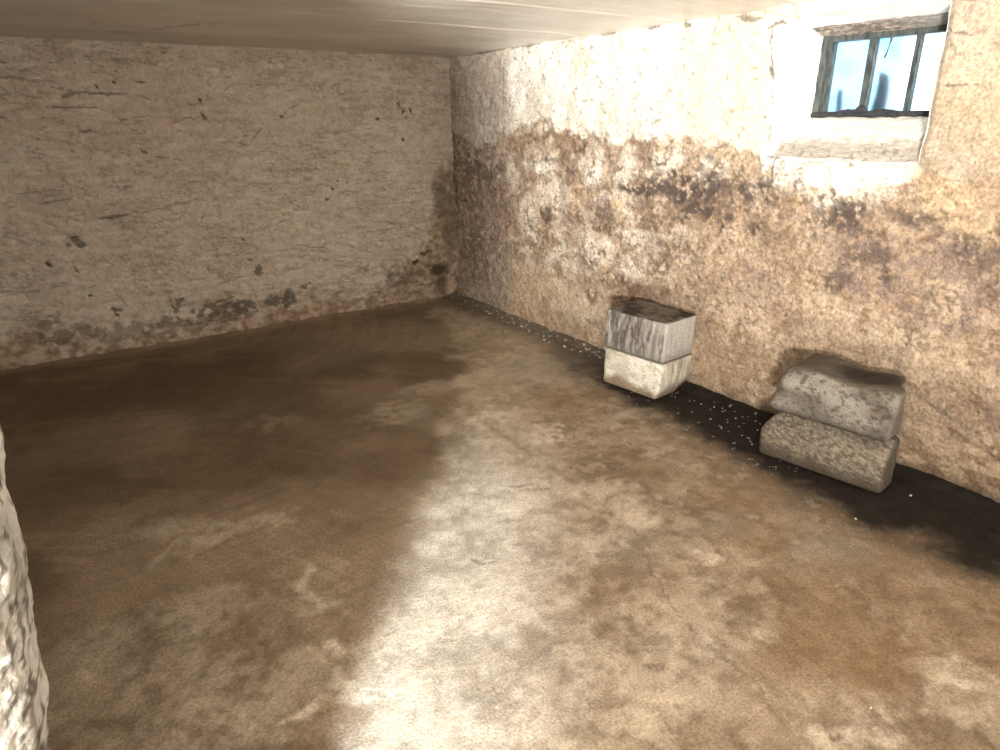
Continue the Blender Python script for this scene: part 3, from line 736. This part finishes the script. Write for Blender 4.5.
def sh_b2up(p, n, h):
    p = p.copy(); z = (p[:, 2] + h[2]) / (2 * h[2]); t = p[:, 1] / h[1]
    f = ss(0, -.6, p[:, 0] / h[0])
    # front leans back and is hollowed along its middle, crest humps at the far end
    p[:, 0] += f * (.055 * z ** 1.5 + .020 * np.exp(-((z - .42) / .16) ** 2) * (.6 + .4 * t))
    p[:, 1] += ss(0, .9, p[:, 1] / h[1]) * (-.045 * z ** 2)
    top = ss(.6, 1, z)
    p[:, 2] += top * (.005 * np.cos(t * 5 - 2.4) - .010 * np.exp(-((t + .3) / .5) ** 2))
    p[:, 2] -= ss(.5, 0, z) * .012 * (np.sin(t * 3.2 + .6)) * f * 0
    p[:, 1] += ss(0, -.7, p[:, 1] / h[1]) * (.045 * ss(-.25 * h[0], .05 * h[0], p[:, 0]))
    return p, n

def cf_b1up(p, n, u, w, L_, D, H):
    n1 = fbm(u * 10, w * 10, 301, 4); nt_ = fbm(p[:, 0] * 9, p[:, 1] * 9, 309, 4); st = fbs(u * 55, w * 5, 302, 4)
    c = mix(C(.25, .225, .195), C(.43, .395, .35), ss(.35, .65, n1))
    c = mix(c, C(.11, .088, .078), ss(.47, .60, fbs(u * 95, w * 7, 308, 3) * .5 + st * .5) * .85)
    c = mix(c, C(.62, .58, .52), ss(.60, .72, fbs(u * 45 + 9, w * 5, 303, 3)) * .6)
    pur = np.exp(-((p[:, 1] - .03) / .035) ** 2) * ss(.05, .12, p[:, 2])
    c = mix(c, C(.12, .085, .08), pur * .6 * ss(.35, .6, st + .05))
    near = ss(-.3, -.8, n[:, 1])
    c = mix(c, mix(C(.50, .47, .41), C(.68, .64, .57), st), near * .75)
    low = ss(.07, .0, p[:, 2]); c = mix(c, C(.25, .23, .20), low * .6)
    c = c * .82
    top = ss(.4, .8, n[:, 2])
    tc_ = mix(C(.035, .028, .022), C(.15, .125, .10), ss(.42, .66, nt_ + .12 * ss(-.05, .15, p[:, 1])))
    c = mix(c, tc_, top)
    return c, np.full(len(c), .8)
def cf_b1low(p, n, u, w, L_, D, H):
    n1 = fbm(u * 10, w * 10, 311, 4); n2 = fbm(u * 50, w * 50, 312, 3); st = fbs(u * 40, w * 6, 313, 3)
    c = mix(C(.60, .54, .44), C(.82, .77, .66), ss(.3, .65, n1))
    c = mix(c, C(.36, .29, .21), ss(.58, .68, n2) * .5)
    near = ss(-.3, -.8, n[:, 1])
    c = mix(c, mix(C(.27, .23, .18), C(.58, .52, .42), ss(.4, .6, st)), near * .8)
    bot = ss(.09, .02, p[:, 2] + (n1 - .5) * .09)
    c = mix(c, C(.23, .16, .09), bot * .85)
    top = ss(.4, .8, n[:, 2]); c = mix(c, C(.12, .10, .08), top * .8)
    return c, np.full(len(c), .8)
def cf_b2up(p, n, u, w, L_, D, H):
    n1 = fbm(u * 9, w * 9, 321, 4); n2 = fbm(u * 55, w * 55, 322, 3)
    t = p[:, 1] / (L_ / 2); z = p[:, 2] / H
    c = mix(C(.23, .195, .15), C(.40, .35, .285), ss(.3, .7, n1))
    c = mix(c, C(.52, .48, .41), blobs(t, z, [(.45, .66, .55, .12, .8), (-.15, .55, .35, .13, .8), (-.5, .35, .3, .12, .4)], 323, .1, 4, .8) * .9)
    c = mix(c, C(.20, .18, .155), blobs(t, z, [(.4, .32, .6, .13, .8), (-.4, .18, .5, .10, .6)], 324, .1, 4, .8) * .8)
    c = mix(c, C(.05, .04, .032), ss(.56, .66, n2) * .6)
    c = mix(c, C(.10, .085, .07), blobs(t, z, [(.8, .9, .3, .15, .9), (-.9, .1, .3, .2, .8), (.2, .05, .9, .10, .7), (.75, .1, .3, .1, .6)], 327, .25, 4, .8) * .8)
    c = mix(c, C(.12, .065, .055), blobs(t, z, [(-.72, .60, .14, .16, .9)], 325, .1, 8, .5) * .7 * ss(.35, .6, n2 + .05))
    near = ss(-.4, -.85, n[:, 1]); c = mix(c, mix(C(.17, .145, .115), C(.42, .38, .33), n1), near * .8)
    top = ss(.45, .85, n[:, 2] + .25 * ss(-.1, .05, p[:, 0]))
    tc_ = mix(C(.16, .13, .10), C(.028, .023, .018), blobs(t, p[:, 0] / (D / 2), [(-.35, .2, .55, .55, 1)], 326, .2, 3, .5))  # top darkest around its near middle
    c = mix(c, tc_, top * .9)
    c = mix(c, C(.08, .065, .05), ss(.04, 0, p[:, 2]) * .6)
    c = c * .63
    return c, np.full(len(c), .75)
def cf_b2low(p, n, u, w, L_, D, H):
    n1 = fbm(u * 9, w * 9, 331, 4); n2 = fbm(u * 110, w * 110, 332, 2)
    z = p[:, 2] / H
    c = mix(C(.27, .215, .155), C(.42, .35, .26), ss(.3, .7, n1))
    c = mix(c, C(.58, .50, .39), ss(.52, .64, n2) * .55)
    c = mix(c, C(.05, .036, .026), ss(.52, .62, fbm(u * 130, w * 130, 333, 2)) * .6)
    c = mix(c, C(.13, .10, .07), ss(.42, .08, z + (n1 - .5) * .25) * .85)
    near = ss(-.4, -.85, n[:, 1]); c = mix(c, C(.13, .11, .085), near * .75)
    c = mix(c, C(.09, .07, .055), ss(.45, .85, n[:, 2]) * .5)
    c = c * .62
    return c, np.full(len(c), .8)

block('concrete_block', .425, .30, .226, .018, (2.812, 2.583, .003), .099, sh_b1low, cf_b1low, 401,
      'cream coloured lower concrete block of the smaller stack, left along the right wall', True)
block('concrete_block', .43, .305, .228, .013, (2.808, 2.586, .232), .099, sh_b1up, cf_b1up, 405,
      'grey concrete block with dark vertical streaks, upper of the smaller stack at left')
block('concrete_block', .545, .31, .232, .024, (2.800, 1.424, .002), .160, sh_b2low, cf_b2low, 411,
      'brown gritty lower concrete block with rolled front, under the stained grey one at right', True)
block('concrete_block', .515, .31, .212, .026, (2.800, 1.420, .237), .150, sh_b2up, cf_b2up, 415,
      'grey hollow-fronted upper concrete block with black top, nearer stack at right')

# ================================================================== crumbs of plaster
M_chip = flat_mat('white_lime', (.78, .74, .66), .8, .15, 80)
def chip_mesh(i):
    rn = random.Random(i); bm = bmesh.new(); bmesh.ops.create_icosphere(bm, subdivisions=1, radius=1)
    for v in bm.verts:
        k = rn.uniform(.65, 1.2); v.co = Vector((v.co.x * k, v.co.y * k * .75, max(-.35, v.co.z * k * .5) + .35))
    me = bpy.data.meshes.new('plaster_chip'); bm.to_mesh(me); bm.free(); me.materials.append(M_chip); return me
chips = [chip_mesh(i) for i in range(6)]
def chip(x, y, s, label, group=None):
    _, z, _ = floor_fn(np.array([[x]]), np.array([[y]]))
    o = bpy.data.objects.new('plaster_chip', chips[random.randrange(6)]); COL.objects.link(o)
    o.location = (x, y, float(z[0, 0])); o.scale = (s, s, s); o.rotation_euler = (0, 0, random.uniform(0, 6.28))
    thing(o, label, 'plaster chip', group)
for x, y, s in [(2.96, 4.69, .010), (2.93, 4.45, .014), (2.94, 4.28, .010), (2.92, 3.99, .013), (2.90, 3.86, .010), (2.86, 3.63, .012), (2.85, 3.56, .009), (2.88, 3.43, .010),
                (2.88, 3.35, .008), (2.90, 3.28, .012), (2.93, 3.12, .009), (2.91, 3.7, .011), (2.93, 4.10, .010)]:
    chip(x, y, s, 'small white plaster crumb on the floor between the corner and the smaller block stack', 'plaster crumbs along the wall towards the corner')
for x, y, s in [(2.85, 2.205, .006), (2.875, 2.137, .006), (2.867, 2.076, .005), (2.90, 2.10, .005), (2.85, 1.977, .006), (2.708, 1.828, .004), (2.664, 1.738, .005), (2.52, 1.60, .004),
                (2.78, 1.90, .004), (2.80, 1.99, .004), (2.70, 1.95, .004), (2.74, 2.05, .004), (2.60, 1.80, .003), (2.82, 1.82, .005), (2.76, 1.74, .004), (2.66, 2.2, .004), (2.92, 1.95, .004)]:
    chip(x, y, s, 'tiny white plaster crumb on the black wet floor between the two block stacks', 'plaster crumbs between the stacks')
chip(2.805, 1.06, .008, 'single white plaster chip on black floor right of the nearer block stack')
chip(2.451, 1.10, .006, 'pale plaster chip on dark floor just in front of the nearer block stack')
chip(2.69, 2.80, .006, 'pale plaster chip at the far front foot of the smaller block stack')
chip(1.597, .576, .004, 'white speck of plaster on the brown floor nearest the bottom right')

# ================================================================== light
w = bpy.data.worlds.new('overcast_daylight'); S.world = w; w.use_nodes = True
bg = w.node_tree.nodes['Background']; bg.inputs[0].default_value = (.80, .93, 1, 1); bg.inputs[1].default_value = 6.0

def area(name, loc, tgt, sx, sy, e, col, spread=math.pi):
    l = bpy.data.lights.new(name, 'AREA'); l.shape = 'RECTANGLE'; l.size = sx; l.size_y = sy; l.energy = e; l.color = col; l.spread = spread
    o = bpy.data.objects.new(name, l); COL.objects.link(o); o.location = loc
    o.rotation_euler = (Vector(tgt) - Vector(loc)).to_track_quat('-Z', 'Y').to_euler()
    return o
# daylight and a warm lamp come in from the hall behind the viewpoint, past the partition
area('hall_lamp', (-1.98, -1.66, .98), (.94, 1.89, 3.0), .42, .26, 310, (1, .96, .90), math.radians(88))
area('hall_fill', (1.0, -2.45, 1.25), (1.0, 5, 1.25), 1.6, 1.1, 66, (1, .97, .92))  # added soft fill from behind the viewpoint, evens out the back wall
sp = bpy.data.lights.new('hall_window_beam', 'SPOT'); sp.energy = 3300; sp.color = (.66, .82, 1.0); sp.spot_size = math.radians(12); sp.spot_blend = .28; sp.shadow_soft_size = .17
so = bpy.data.objects.new('hall_window_beam', sp); COL.objects.link(so); so.location = (-1.98, -1.66, 1.82)
so.rotation_euler = (Vector((.65, 1.47, 0)) - so.location).to_track_quat('-Z', 'Y').to_euler()

# ================================================================== camera
Rm = np.array([[0.82472749, 0.20854969, -0.52567251], [-0.56546733, 0.29022534, -0.77202069], [-0.00844119, 0.93395732, 0.35728486]])
U_, _, Vt = np.linalg.svd(Rm); Rm = U_ @ Vt
cam = bpy.data.cameras.new('camera'); cam.sensor_width = 36; cam.lens = 673 / 1000 * 36; cam.clip_start = .02
co_ = bpy.data.objects.new('camera', cam); COL.objects.link(co_)
M4 = Matrix([list(Rm[0]) + [0], list(Rm[1]) + [0], list(Rm[2]) + [1.5], [0, 0, 0, 1]])
co_.matrix_world = M4
S.camera = co_
S.view_settings.view_transform = 'Standard'; S.view_settings.look = 'None'; S.view_settings.gamma = 1
S.view_settings.use_curve_mapping = False; S.view_settings.exposure = 0
